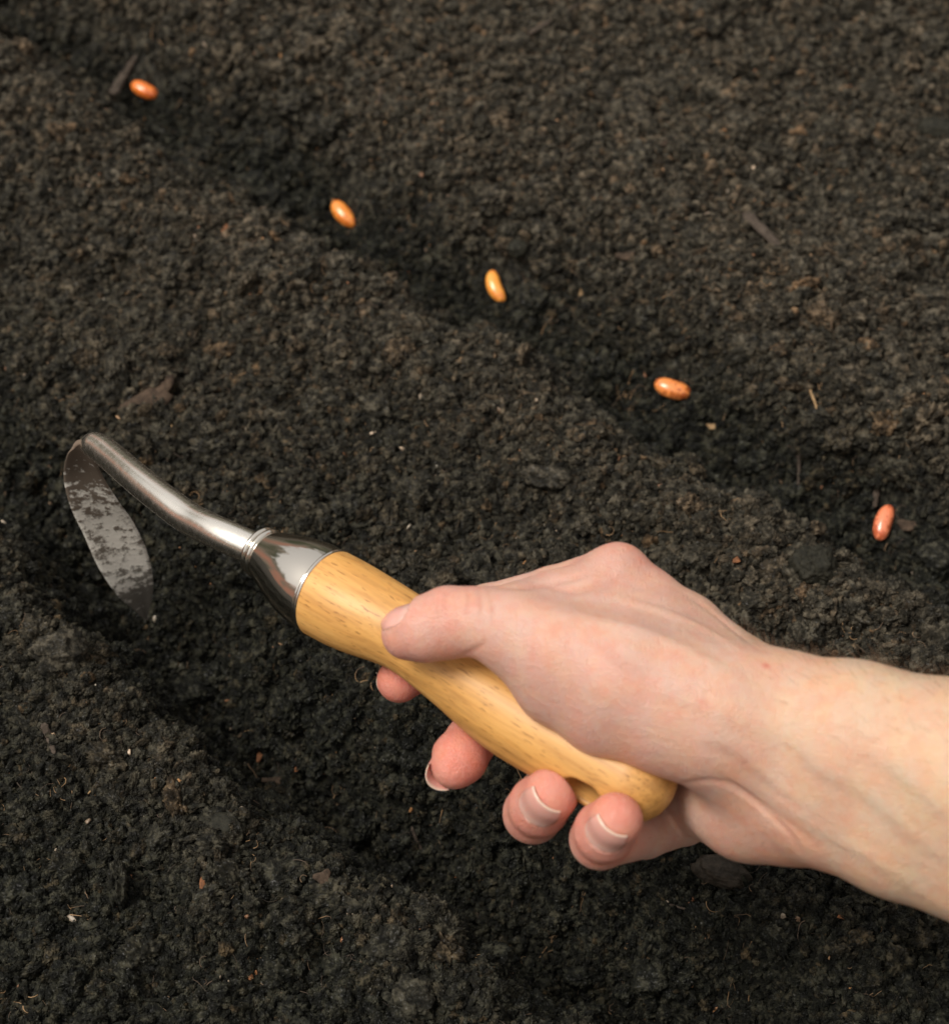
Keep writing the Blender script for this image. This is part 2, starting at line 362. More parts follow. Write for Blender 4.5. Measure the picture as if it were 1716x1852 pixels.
def surface_nets(fn, lo, hi, h, block=8, margin=6.0):
    lo = np.array(lo, float); n = np.ceil((np.array(hi)-lo)/h/block).astype(int)*block
    nb = n//block
    bc = [lo[i]+(np.arange(nb[i])+.5)*block*h for i in range(3)]
    B = np.stack(np.meshgrid(*bc, indexing='ij'), -1).reshape(-1, 3)
    bd = fn(B); act = np.abs(bd) < block*h*.87+margin*.5
    vol = np.repeat(np.repeat(np.repeat(bd.reshape(nb).astype(np.float32), block, 0), block, 1), block, 2)
    ai = np.stack(np.unravel_index(np.nonzero(act)[0], nb), 1)
    off = np.stack(np.meshgrid(*[np.arange(block)]*3, indexing='ij'), -1).reshape(-1, 3)
    for c in range(0, len(ai), 400):
        idx = (ai[c:c+400, None, :]*block+off[None]).reshape(-1, 3)
        vol[idx[:, 0], idx[:, 1], idx[:, 2]] = fn(lo+idx*h)
    ins = vol < 0
    s_ = np.zeros(tuple(n-1), np.uint8)
    for a in (0, 1):
        for b in (0, 1):
            for c in (0, 1): s_ += ins[a:n[0]-1+a, b:n[1]-1+b, c:n[2]-1+c]
    cells = np.argwhere((s_ > 0) & (s_ < 8)); cid = np.full(tuple(n-1), -1, np.int32); cid[tuple(cells.T)] = np.arange(len(cells))
    acc = np.zeros((len(cells), 3)); cnt = np.zeros(len(cells))
    cor = [(a, b, c) for a in (0, 1) for b in (0, 1) for c in (0, 1)]
    for i in cor:
        for ax in range(3):
            if i[ax]: continue
            j = list(i); j[ax] = 1
            v0 = vol[cells[:, 0]+i[0], cells[:, 1]+i[1], cells[:, 2]+i[2]]; v1 = vol[cells[:, 0]+j[0], cells[:, 1]+j[1], cells[:, 2]+j[2]]
            m = (v0 < 0) != (v1 < 0); t = np.where(m, v0/np.where(m, v0-v1, 1), 0)
            pt = np.repeat(np.array([i], float), len(cells), 0); pt[:, ax] += t
            acc += np.where(m[:, None], pt, 0); cnt += m
    V = lo+(cells+acc/cnt[:, None])*h
    Fs = []
    for ax in range(3):
        u, w = (ax+1) % 3, (ax+2) % 3
        a = [slice(None)]*3; b = [slice(None)]*3; a[ax] = slice(0, -1); b[ax] = slice(1, None)
        e = np.argwhere(ins[tuple(a)] != ins[tuple(b)])
        e = e[(e[:, u] > 0) & (e[:, w] > 0) & (e[:, u] < n[u]-1) & (e[:, w] < n[w]-1)]
        flip = ins[tuple(e.T)]
        def cc(du, dw):
            q = e.copy(); q[:, u] -= du; q[:, w] -= dw; return cid[tuple(q.T)]
        qd = np.stack([cc(1, 1), cc(0, 1), cc(0, 0), cc(1, 0)], 1)
        qd[~flip] = qd[~flip][:, ::-1]; Fs.append(qd)
    Fs = np.concatenate(Fs); Fs = Fs[(Fs >= 0).all(1)]
    def grad(p, e=.25):
        g = np.stack([fn(p+np.eye(3)[k]*e)-fn(p-np.eye(3)[k]*e) for k in range(3)], 1)
        return g/(np.linalg.norm(g, axis=1)[:, None]+1e-9)
    G = grad(V)
    for _ in range(2): V = V-G*np.clip(fn(V), -h, h)[:, None]*.9
    return V, Fs, grad(V)
def catmull(pts, m):
    pts = np.array(pts, float); ext = np.concatenate([[2*pts[0]-pts[1]], pts, [2*pts[-1]-pts[-2]]]); out = []
    for i in range(1, len(ext)-2):
        for t in np.linspace(0, 1, m, endpoint=False):
            p0, p1, p2, p3 = ext[i-1:i+3]
            out.append(.5*((2*p1)+(p2-p0)*t+(2*p0-5*p1+4*p2-p3)*t*t+(3*p1-p0-3*p2+p3)*t**3))
    out.append(pts[-1]); return np.array(out)

# ------------------------------------------------------------------ the hand tool
HAX = [(590, 1073, 733, 15.6), (640, 1099, 727, 15.3), (735, 1146, 718, 13.2), (828, 1212, 709, 13.6), (925, 1285, 700, 15.0), (1040, 1350, 690, 15.2), (1110, 1388, 684, 15.2), (1142, 1405, 681, 14.6)]
HC = catmull([np.append(Q(a, b, c), r) for a, b, c, r in HAX], 5)
E1 = HC[-1, :3]-HC[-6, :3]; E1 /= np.linalg.norm(E1)
hp = HC[-7, :3]; hn = np.cross(E1, [0, 0, 1.]); hn /= np.linalg.norm(hn)
if hn[1] > 0: hn = -hn
hn = hn*.74+np.array([0, 0, .67]); hn -= E1*(hn@E1); hn /= np.linalg.norm(hn)
J0 = HC[0, :3]; JD = HC[3, :3]-HC[0, :3]; JD /= np.linalg.norm(JD)
def sd_handle(p, hole=True):
    d = np.full(len(p), 1e3)
    for a, b in zip(HC[:-1], HC[1:]): d = np.minimum(d, roundcone(p, a[:3], b[:3], a[3], b[3]))
    d = smax(d, -((p-J0)@JD), .6)
    if hole:
        q = p-hp; along = q@hn; q = q-np.outer(along, hn); qa = q@E1; q2 = q-np.outer(qa, E1)
        qa = np.sign(qa)*np.maximum(np.abs(qa)-2.2, 0)
        rh = np.sqrt(qa**2+(q2**2).sum(1)); d = smax(d, -(rh-4.6), 2.0)
    return d
tool = bpy.data.objects.new('hand_hoe', None); S.collection.objects.link(tool); tool.empty_display_size = .05
tag(tool, 'hand hoe with pale wooden handle, shiny bent steel neck and soil stained leaf shaped blade', 'hand hoe')
xa = RC@(HC[-1, :3]-HC[0, :3]); xa /= np.linalg.norm(xa); za = np.cross(xa, [0, 0, 1.]); za /= np.linalg.norm(za); ya = np.cross(za, xa)
TM = Matrix(np.column_stack([xa, ya, za]).tolist()).to_4x4(); TM.translation = Vector(q2w(J0)); tool.matrix_world = TM
TR = np.column_stack([xa, ya, za]); TO = q2w(J0)
def t_local(v): return (q2w(v)-TO)@TR

s = NM('varnished_beech'); c1 = s.coord('Object', (22, 210, 210)); c2 = s.coord('Object', (190, 1700, 1700)); c3 = s.coord('Object', (6, 60, 60))
grain = s.noise(1.0, 4, .6, c1, .6); fleck = s.noise(1.0, 1, .4, c2); wide = s.noise(1.0, 3, .6, c3, .8); streak = s.noise(1.0, 3, .6, s.coord('Object', (9, 420, 420)), .4)
col = s.ramp(grain, [(.3, (.44, .215, .060)), (.5, (.66, .335, .088)), (.7, (.76, .43, .135))])
col = s.mix(s.ramp(wide, [(.35, 0.0), (.7, .35)]), col, (.72, .44, .17))
col = s.mix(s.ramp(streak, [(.50, 0.0), (.68, .55)]), col, (.46, .21, .055))
col = s.mix(s.math('MULTIPLY', s.ramp(fleck, [(.63, 0.0), (.72, 1.0)]), .7), col, (.25, .10, .025))
s.set(Base_Color=col, Roughness=.5, Coat_Weight=.12, Coat_Roughness=.3, Subsurface_Weight=.05, Subsurface_Scale=.002)
s.bump(fleck, .08, .0004)
M_wood = s.m
s = NM('polished_steel'); c = s.coord('Object', (60, 900, 900)); c2 = s.coord('Object')
s.set(Base_Color=(.68, .64, .58), Metallic=1.0, Roughness=s.ramp(s.noise(500, 3, .6, c2), [(.35, .05), (.75, .14)]))
s.bump(s.noise(1.0, 3, .6, c), .06, .0002)
M_steel = s.m
s = NM('neck_steel'); c = s.coord('Object', (60, 900, 900)); c2 = s.coord('Object'); at = s.n('Attribute', attribute_name='along').outputs['Fac']
dm = s.ramp(s.math('ADD', s.math('MULTIPLY', s.noise(420, 5, .7, c2), .45), s.ramp(at, [(.84, 0.0), (.97, .5)])), [(.42, 0.0), (.56, 1.0)])
s.set(Base_Color=s.mix(dm, (.97, .925, .85), (.10, .065, .048)), Metallic=s.math('SUBTRACT', 1.0, dm), Roughness=s.math('ADD', s.ramp(s.noise(500, 3, .6, c2), [(.35, .20), (.75, .32)]), s.math('MULTIPLY', dm, .6)))
s.bump(s.math('ADD', s.math('MULTIPLY', s.noise(1.0, 3, .6, c), .2), dm), .3, .0003)
M_neck = s.m
s = NM('soiled_steel'); at = s.n('Attribute', attribute_name='along').outputs['Fac']; pos = s.coord('Object')
nz = s.noise(190, 6, .7, pos); nb = s.noise(420, 3, .6, pos)
clean = s.ramp(at, [(0, -.0), (.24, .02), (.42, .20), (.70, .21), (.84, .03), (1, 0)])
msk = s.ramp(s.math('SUBTRACT', s.math('ADD', nz, s.math('MULTIPLY', nb, .42)), clean), [(.48, 0.0), (.60, 1.0)])
dirt = s.mix(s.ramp(at, [(.0, 1.0), (.45, .6), (.7, 0.0)]), (.16, .152, .13), (.14, .100, .070)); dirt = s.mix(nb, dirt, s.mix(.5, dirt, (.13, .10, .075)))
s.set(Base_Color=s.mix(msk, (.80, .765, .69), dirt), Metallic=s.math('SUBTRACT', .15, s.math('MULTIPLY', msk, .15)), Roughness=s.ramp(msk, [(0, .38), (1, .85)]))
s.bump(s.math('ADD', msk, s.math('MULTIPLY', nb, .5)), .5, .0006)
M_blade = s.m

V, Fq, G = surface_nets(sd_handle, np.min(HC[:, :3], 0)-19, np.max(HC[:, :3], 0)+19, .7)
mesh_obj('handle', t_local(V), Fq, M_wood, tool)
def rings(centers, radii, m=40, frame=None, cap=True, squash=None):
    C_ = np.array(centers, float); k = len(C_); tg = np.gradient(C_, axis=0); tg /= np.linalg.norm(tg, axis=1)[:, None]
    a = np.cross(tg[0], [0, 0, 1.]); a /= np.linalg.norm(a); V = []
    for i in range(k):
        a = a-tg[i]*(a@tg[i]); a /= np.linalg.norm(a); b = np.cross(tg[i], a)
        th = np.arange(m)*2*np.pi/m; sq = 1 if squash is None else squash[i]
        V.append(C_[i]+radii[i]*(np.outer(np.cos(th), a)+np.outer(np.sin(th)*sq, b)))
    V = np.concatenate(V); Fc = [(i*m+j, i*m+(j+1) % m, (i+1)*m+(j+1) % m, (i+1)*m+j) for i in range(k-1) for j in range(m)]
    if cap: Fc += [tuple(range(m))[::-1], tuple((k-1)*m+j for j in range(m))]
    return V, Fc
def straight(a, b, prof, m=48):  # prof: (t along a->b, radius)
    a = np.array(a); b = np.array(b); return rings([a+(b-a)*t for t, _ in prof], [r for _, r in prof], m)
CO = Q(473, 998, 749)
fp = [(t, r) for t, r in zip(np.linspace(0, 1, 26), [8.0+7.4*math.sin(min(1, u/.9)*math.pi/2)**1.1 for u in np.linspace(0, 1, 26)])]
v, f = straight(CO, J0-JD*.35, fp); mesh_obj('ferrule', t_local(v), f, M_steel, tool)
v, f = straight(J0-JD*1.1, J0+JD*.5, [(0, 15.3), (.15, 15.9), (.4, 16.15), (.7, 16.1), (.9, 15.9), (1, 15.3)]); mesh_obj('ferrule_rim', t_local(v), f, M_steel, tool)
ax = (J0-CO)/np.linalg.norm(J0-CO)
bead = lambda c, r0, w: [(c-w/2+w*t, r0+w*.5*math.sin(math.pi*t)**.6) for t in np.linspace(0.02, .98, 11)]
for c0, r0 in ((-.8, 7.9), (1.5, 8.3)):
    pr = bead(c0, r0, 2.4); v, f = rings([CO+ax*t for t, _ in pr], [r for _, r in pr], 48); mesh_obj('collar', t_local(v), f, M_steel, tool)
NK = catmull([np.append(Q(a, b, c), r) for a, b, c, r in [(466, 996, 750, 5.9), (399, 966, 757, 5.9), (346, 940, 768, 5.9), (301, 908, 778, 5.8), (250, 868, 792, 5.7), (208, 832, 807, 5.6), (182, 811, 816, 5.4), (166, 804, 820, 4.8), (154, 806, 823, 3.0), (148, 809, 824, 1.2)]], 8)
ND = [8*8]
v, f = rings(NK[:, :3], NK[:, 3], 32, squash=[1]*(len(NK)-20)+list(np.linspace(1, .62, 20))); mesh_obj('neck', t_local(v), f, M_neck, tool, attrs={'along': np.repeat(np.linspace(0, 1, len(NK)), 32)})
tipw = on_soil(262, 1108); tip_d = float((tipw-CAM)@AF)*1000
print('blade tip soil depth', tip_d)
L_ = [(132, 812), (121, 824), (115, 862), (127, 915), (152, 968), (178, 1026), (211, 1075), (240, 1102), (262, 1122)]
R_ = [(158, 800), (170, 818), (182, 854), (211, 903), (240, 944), (264, 993), (276, 1042), (275, 1080), (264, 1124)]
dp = np.interp(np.arange(9), [0, 1, 8], [823, 825, tip_d-17]); dp[0] = 822
dl = dp+2.0*np.array([0, .5, 1, 1, 1, 1, 1, .6, 0]); dr_ = dp-1.0*np.array([0, .5, 1, 1, 1, 1, 1, .6, 0])
Lc = catmull([Q(a, b, d) for (a, b), d in zip(L_, dl)], 6); Rc = catmull([Q(a, b, d) for (a, b), d in zip(R_, dr_)], 6)
nU = 15; bv = []; al = []
for side in (0, 1):
    for i in range(len(Lc)):
        w = Rc[i]-Lc[i]; tg = Lc[min(i+1, len(Lc)-1)]-Lc[max(i-1, 0)]; nn = np.cross(w, tg); nn /= np.linalg.norm(nn)+1e-9
        if nn[2] < 0: nn = -nn
        for u in np.linspace(0, 1, nU):
            e = 1-(2*u-1)**2
            th = .5+1.2*min(1, e*2.2)
            bv.append(Lc[i]+w*u - nn*(1.6*e) + nn*(th*.5 if side else -th*.5)); al.append(i/(len(Lc)-1))
nr = len(Lc); bf = []
for side in (0, 1):
    o_ = side*nr*nU
    for i in range(nr-1):
        for j in range(nU-1):
            q_ = (o_+i*nU+j, o_+i*nU+j+1, o_+(i+1)*nU+j+1, o_+(i+1)*nU+j); bf.append(q_ if side else q_[::-1])
T_ = nr*nU
for i in range(nr-1):
    for j in (0, nU-1):
        q_ = (i*nU+j, (i+1)*nU+j, T_+(i+1)*nU+j, T_+i*nU+j); bf.append(q_ if j else q_[::-1])
for j in range(nU-1):
    for i in (0, nr-1):
        q_ = (i*nU+j, i*nU+j+1, T_+i*nU+j+1, T_+i*nU+j); bf.append(q_)
mesh_obj('blade', t_local(np.array(bv)), bf, M_blade, tool, attrs={'along': np.array(al)})

# ------------------------------------------------------------------ the person's right hand and forearm
def C(*pts): return [(Q(a, b, d), r) for a, b, d, r in pts]
thumb = C((738, 1146, 690, 8.6), (770, 1138, 687, 10.2), (812, 1126, 686, 11.3), (850, 1124, 683, 10.6), (925, 1138, 678, 12.2), (1010, 1175, 672, 14.5), (1130, 1225, 668, 19), (1290, 1290, 666, 22))
thenar = C((940, 1175, 680, 9), (1010, 1232, 678, 13.5), (1100, 1275, 675, 16), (1200, 1300, 670, 16), (1330, 1325, 670, 19))
web = C((960, 1105, 688, 9), (1060, 1110, 688, 12), (1180, 1165, 685, 16), (1300, 1252, 678, 17))
web2 = C((900, 1112, 690, 7), (1000, 1085, 694, 9), (1100, 1060, 694, 10))
dors = C((1118, 1040, 700, 9.8), (1170, 1085, 698, 10), (1240, 1140, 694, 11.5), (1340, 1232, 684, 13), (1400, 1275, 676, 14.5))
mc3 = C((1165, 1090, 716, 10.5), (1260, 1180, 706, 14), (1380, 1300, 690, 20))
mc4 = C((1180, 1190, 730, 10.5), (1290, 1280, 716, 15), (1390, 1350, 696, 20))
mc5 = C((1235, 1320, 738, 10.5), (1310, 1370, 722, 15), (1400, 1400, 700, 20))
hypo = C((1245, 1400, 728, 10), (1300, 1430, 706, 17), (1350, 1462, 692, 16), (1420, 1455, 682, 18))
heel = C((1305, 1440, 690, 13), (1365, 1462, 684, 15), (1440, 1462, 676, 16.5))
fa1 = C((1330, 1300, 676, 19), (1405, 1304, 668, 21.5), (1540, 1340, 657, 24), (1716, 1392, 645, 26.5), (2150, 1520, 612, 36), (2900, 1740, 560, 43), (3450, 1900, 520, 40))
fa2 = C((1400, 1400, 676, 22), (1500, 1432, 666, 23), (1640, 1480, 656, 24.5), (1760, 1510, 650, 26), (2200, 1660, 620, 36), (2900, 1860, 575, 42), (3450, 2000, 535, 40))
fa3 = C((1400, 1350, 690, 18), (1716, 1450, 675, 24), (2200, 1600, 650, 34), (2900, 1800, 610, 38))
index = C((1118, 1040, 700, 9.8), (1000, 1078, 710, 9.6), (885, 1112, 722, 10.2), (790, 1172, 738, 8.6), (752, 1208, 736, 8.2), (722, 1231, 732, 7.6))
middle = C((1165, 1090, 716, 10.5), (985, 1195, 738, 10.2), (885, 1300, 727, 9.0), (852, 1340, 719, 8.4), (832, 1370, 713, 9.0), (822, 1386, 711, 7.6))
ring_ = C((1180, 1190, 730, 10.2), (1035, 1385, 722, 10.0), (964, 1472, 701, 9.5), (975, 1458, 691, 9.6), (996, 1437, 681, 8.7))
little = C((1235, 1320, 738, 10), (1235, 1478, 722, 9.4), (1165, 1505, 708, 8.6), (1085, 1518, 684, 9.4), (1094, 1504, 675, 9.5), (1113, 1483, 666, 8.5))
def chain(p, ch, k, d=None):
    for (a, r1), (b, r2) in zip(ch[:-1], ch[1:]):
        e = roundcone(p, a, b, r1, r2); d = e if d is None else smin(d, e, k)
    return d
def sd_body(p):
    d = chain(p, fa1, 4)
    d = smin(d, chain(p, fa2, 4), 10); d = smin(d, chain(p, fa3, 4), 9)
    for ch in (dors, mc3, mc4, mc5): d = smin(d, chain(p, ch, 3), 6)
    d = smin(d, chain(p, heel, 3), 6); d = smin(d, chain(p, hypo, 3), 7)
    d = smin(d, smin(chain(p, web, 4), chain(p, web2, 3), 6), 8)
    t = chain(p, thumb, 2.2); t = smin(t, chain(p, thenar, 4), 8); d = smin(d, t, 9)
    return d
def sd_hand(p):
    out = np.empty(len(p))
    for c in range(0, len(p), 200000):
        q = p[c:c+200000]; d = sd_body(q)
        fg = None
        for ch in (index, middle, ring_, little):
            e = chain(q, ch, 1.8); fg = e if fg is None else smin(fg, e, .8)
        d = smin(d, fg, 3.0)
        out[c:c+200000] = smax(d, -(sd_handle(q, False)-.12), 1.4)
    return out
lo = (-42, -215, -760); hi = (400, 25, -440)
V, Fq, G = surface_nets(sd_hand, lo, hi, .72)
print('hand verts', len(V))
PXY = np.stack([858+FPX*V[:, 0]/-V[:, 2], 926-FPX*V[:, 1]/-V[:, 2]], 1)
def cast(px, py):                # first skin point along a ray, gives landmarks for creases and veins
    dv = Q(px, py, 1.0); ts = np.linspace(560, 800, 700); d = sd_hand(ts[:, None]*dv); i = np.argmax(d < .05)
    return ts[i]*dv if d[i] < .05 else None
def bump_line(pts, w, h, taper=True):
    global V
    L = [cast(*q) for q in catmull([(a, b) for a, b in pts], 6)]; L = np.array([q for q in L if q is not None])
    lo_, hi_ = L.min(0)-4*w, L.max(0)+4*w; m = np.nonzero(((V > lo_) & (V < hi_)).all(1))[0]
    best = np.full(len(m), 1e9); tt = np.zeros(len(m)); n = len(L)-1
    for i in range(n):
        a, b = L[i], L[i+1]; ab = b-a; t = np.clip(((V[m]-a)@ab)/(ab@ab+1e-9), 0, 1); d = np.linalg.norm(V[m]-a-t[:, None]*ab, axis=1)
        c = d < best; best = np.where(c, d, best); tt = np.where(c, (i+t)/n, tt)
    amp = h*np.exp(-(best/w)**2)*(np.sin(np.pi*np.clip(tt*.94+.03, 0, 1))**.6 if taper else 1)
    return m, amp
disp = np.zeros(len(V)); vein = np.zeros(len(V)); crease = np.zeros(len(V))
for pts, w, h in [                                               # veins and tendons (raised)
        ([(1716, 1560), (1640, 1500), (1560, 1430), (1490, 1395), (1420, 1330), (1380, 1310)], 2.6, .45),
        ([(1716, 1480), (1650, 1420), (1600, 1380), (1530, 1340)], 2.4, .32),
        ([(1470, 1480), (1400, 1425), (1340, 1375), (1300, 1330)], 2.8, .55),
        ([(1716, 1650), (1600, 1570), (1520, 1520), (1440, 1470), (1370, 1420)], 2.8, .5),
        ([(1340, 1175), (1260, 1130), (1180, 1100), (1110, 1080)], 2.2, .55),
        ([(1380, 1260), (1280, 1200), (1180, 1150), (1060, 1120), (960, 1110)], 3.2, .8),
        ([(1400, 1330), (1300, 1290), (1200, 1250), (1100, 1200)], 2.2, .35)]:
    m, a = bump_line(pts, w, h); disp[m] += a; vein[m] = np.maximum(vein[m], a/h)
for pts, w, h in [                                               # creases (sunken)
        ([(1228, 1420), (1280, 1412), (1330, 1425), (1400, 1470), (1480, 1530)], 1.6, -.55),
        ([(1300, 1400), (1350, 1440), (1420, 1500), (1450, 1545)], 1.3, -.6),
        ([(1270, 1350), (1330, 1372), (1390, 1420), (1450, 1465), (1530, 1520)], 2.0, -.45),
        ([(1240, 1075), (1290, 1110), (1340, 1150), (1380, 1180)], 1.6, -.5),
        ([(900, 1062), (960, 1062), (1020, 1050), (1060, 1040)], 1.8, -.8),
        ([(990, 1058), (1030, 1068), (1080, 1062), (1130, 1050)], 2.2, -.9),
        ([(862, 1062), (868, 1090), (866, 1120)], 1.0, -.22), ([(842, 1060), (846, 1085), (843, 1110)], .8, -.22), ([(880, 1062), (888, 1095), (890, 1130)], .8, -.18),
        ([(792, 1085), (790, 1105), (795, 1125)], .8, -.18), ([(805, 1075), (803, 1100), (808, 1120)], .8, -.18),
        ([(835, 1185), (860, 1175), (880, 1160)], 1.0, -.4), ([(1085, 1160), (1120, 1200), (1180, 1230)], 2.5, -.5)]:
    m, a = bump_line(pts, w, h); disp[m] += a; crease[m] = np.maximum(crease[m], np.abs(a)/abs(h))
V = V+G*disp[:, None]
# skin colour landmarks
def near(pt, w): return np.exp(-(np.linalg.norm(V-pt, axis=1)/w)**2)
pink = np.zeros(len(V))
for ch, k, w in ((index, 0, 14), (index, 5, 15), (middle, 4, 16), (ring_, 3, 13), (ring_, 4, 12), (little, 4, 13), (little, 5, 12), (thumb, 0, 12)):
    pink = np.maximum(pink, near(ch[k][0], w)*(0.45 if (ch is index and k == 0) or ch is thumb else 1.0))
pink = np.maximum(pink, .35*near(thumb[2][0], 14)); pink = np.maximum(pink, .35*near(Q(1420, 1520, 670), 22))
arm = 1/(1+np.exp(-(V[:, 0]-85)/14))
spot = near(cast(1385, 1205), 1.3)+.5*near(cast(1272, 1275), 2.0)
b0 = np.array([.66, .425, .350]); b1 = np.array([.67, .485, .345]); bp = np.array([.74, .185, .125])
col = b0*(1-arm[:, None])+b1*arm[:, None]; col = col*(1-pink[:, None]*.8)+bp*pink[:, None]*.8
col = col*(1-.13*crease[:, None]*np.array([.6, 1.1, 1.2])); col = col*(1-.10*vein[:, None]*np.array([1.2, .6, .35])*(arm[:, None]*.8+.2))
col = col*(1-np.clip(spot, 0, 1)[:, None]*np.array([.08, .5, .5]))

# nails: a plate laid on each fingertip, the skin drawn in under it
s = NM('skin'); vc = s.n('Attribute', attribute_name='skin').outputs['Color']; pos = s.coord('Object')
big = s.noise(60, 3, .55, pos); mid = s.noise(260, 3, .6, pos)
c_ = s.mix(s.ramp(big, [(.38, 0.0), (.62, .6)]), vc, s.mix(1.0, vc, (1.05, .84, .80), 'MULTIPLY'))
c_ = s.mix(s.ramp(s.noise(110, 2, .5, pos), [(.45, 0.0), (.62, .5)]), c_, s.mix(1.0, c_, (1.05, 1.06, .93), 'MULTIPLY'))
c_ = s.mix(s.ramp(mid, [(.46, 0.0), (.64, .42)]), c_, s.mix(1.0, c_, (1.0, .78, .72), 'MULTIPLY'))
vo = s.n('TexVoronoi', feature='DISTANCE_TO_EDGE'); vo.inputs['Scale'].default_value = 900; s.l(pos, vo.inputs['Vector'])
fine = s.noise(1500, 3, .6, pos); stretch = s.noise(1.0, 3, .6, s.coord('Object', (900, 300, 500)))
s.set(Base_Color=c_, Roughness=s.ramp(fine, [(.3, .36), (.7, .52)]), Subsurface_Weight=.35, Subsurface_Radius=(.9, .32, .16), Subsurface_Scale=.004, Specular_IOR_Level=.42)
hh = s.math('ADD', s.math('MULTIPLY', s.ramp(vo.outputs[0], [(0, 0.0), (.12, 1.0)]), .35), s.math('ADD', s.math('MULTIPLY', fine, .5), s.math('MULTIPLY', stretch, .5)))
hh = s.math('ADD', hh, s.math('MULTIPLY', s.noise(330, 3, .55, pos), .9))
s.bump(hh, .7, .0006)
M_skin = s.m
s = NM('nail'); at = s.n('Attribute', attribute_name='along').outputs['Fac']
s.set(Base_Color=s.ramp(at, [(0, (.76, .43, .36)), (.18, (.76, .45, .38)), (.32, (.72, .37, .31)), (.90, (.72, .36, .30)), (1, (.76, .56, .45))]), Roughness=.22, Subsurface_Weight=.25, Subsurface_Scale=.002, Coat_Weight=.4, Coat_Roughness=.15)
M_nail = s.m
WR = Q(1400, 1350, 672)
def p_local(v): return (np.asarray(v)-WR)*.001
nails = []
def nail(c0, axis, dorsal, rn, ln, th=52, drop=1.4, bow=.8, over=0.0, white=1.0):
    """a curved plate round the finger axis through c0; the skin is fitted under it with a fold round its edge"""
    global V
    a = np.array(axis, float); a /= np.linalg.norm(a); n = np.array(dorsal, float); n -= a*(n@a); n /= np.linalg.norm(n); b = np.cross(n, a)
    th = math.radians(th); hl = ln/2
    R = lambda w: rn-drop*np.maximum(0, w)**2+.40*np.maximum(0, -w)**2
    q = V-c0; s_ = q@a; x = q@n; y = q@b; rad = np.hypot(x, y); u = np.arctan2(y, x)/th; w = s_/hl
    rr = (np.abs(u)**2.8+np.where(w < 0, np.abs(w)**2.3, 0))**(1/2.5)
    ok = (rad < rn*1.5) & (np.abs(w) < 2)
    ins = ok & (rr < 1.0) & (w < .92)
    tgt = R(w)-.14; nr_ = np.where(ins & (w < .55), tgt, np.where(ins, np.minimum(rad, tgt-.25), rad))
    nr_ = nr_+np.where(ok & ~ins & (w < .7), .12*np.exp(-((rr-1.14)/.12)**2), 0)
    V = V+((nr_-rad)/np.maximum(rad, 1e-6))[:, None]*(x[:, None]*n+y[:, None]*b)
    nu, nv = 21, 23; pts = []; al = []
    for i in range(nv):
        w_ = -1+2.0*i/(nv-1); wid = 1.0 if w_ > 0 else (1-min(1, abs(w_))**2.3)**(1/2.8)
        for k in range(nu):
            uu = (-1+2*k/(nu-1))*max(wid, .1); t = uu*th*.985
            sw = w_*hl+(over-bow*uu*uu)*max(0, w_)**2
            r_ = R(w_)-.20*abs(uu)**6*0
            pts.append(c0+a*sw+r_*(n*math.cos(t)+b*math.sin(t))); al.append((w_+1)/2*white)
    O = np.array(pts); c_ = O-c0; c_ -= np.outer(c_@a, a); c_ /= np.linalg.norm(c_, axis=1)[:, None]
    edge = np.repeat(np.linspace(0, 1, nv), nu) > .97
    vv = np.concatenate([O, O-c_*.42]); ff = []; T0 = nu*nv
    for i in range(nv-1):
        for k in range(nu-1):
            q_ = (i*nu+k, i*nu+k+1, (i+1)*nu+k+1, (i+1)*nu+k); ff.append(q_); ff.append(tuple(T0+m_ for m_ in q_[::-1]))
    for i in range(nv-1):
        for k in (0, nu-1): ff.append((i*nu+k, (i+1)*nu+k, T0+(i+1)*nu+k, T0+i*nu+k))
    for k in range(nu-1):
        for i in (0, nv-1): ff.append((i*nu+k, i*nu+k+1, T0+i*nu+k+1, T0+i*nu+k))
    nails.append((vv, ff, np.array(al*2)))
def unit(v): return v/np.linalg.norm(v)
nail(ring_[4][0], unit(ring_[4][0]-ring_[3][0]), (-.61, -.61, .51), 9.0, 12.5)
nail(little[5][0], unit(little[5][0]-little[4][0]), (-.46, -.52, .72), 8.7, 11.5)
nail(middle[5][0], unit(middle[5][0]-middle[3][0]), (-.42, .10, -.90), 7.8, 13.2, 54, 0.2, 3.0, .9)
nail(thumb[0][0], unit(thumb[0][0]-thumb[1][0]), (-.15, .88, .42), 9.2, 13, 46, 2.2, 1.6, 0, .85)
nail(index[5][0], unit(index[5][0]-index[4][0]), (-.4, -.1, -.9), 7.8, 11, 50, 1.6)
person = mesh_obj('person', p_local(V), Fq, M_skin, attrs={'skin': col})
pm = ROTC.to_4x4(); pm.translation = Vector(q2w(WR)); person.matrix_world = pm
tag(person, 'bare right hand and forearm of a person gripping the wooden handle', 'person')
for vv, ff, al in nails: mesh_obj('fingernail', p_local(vv), ff, M_nail, person, attrs={'along': al})
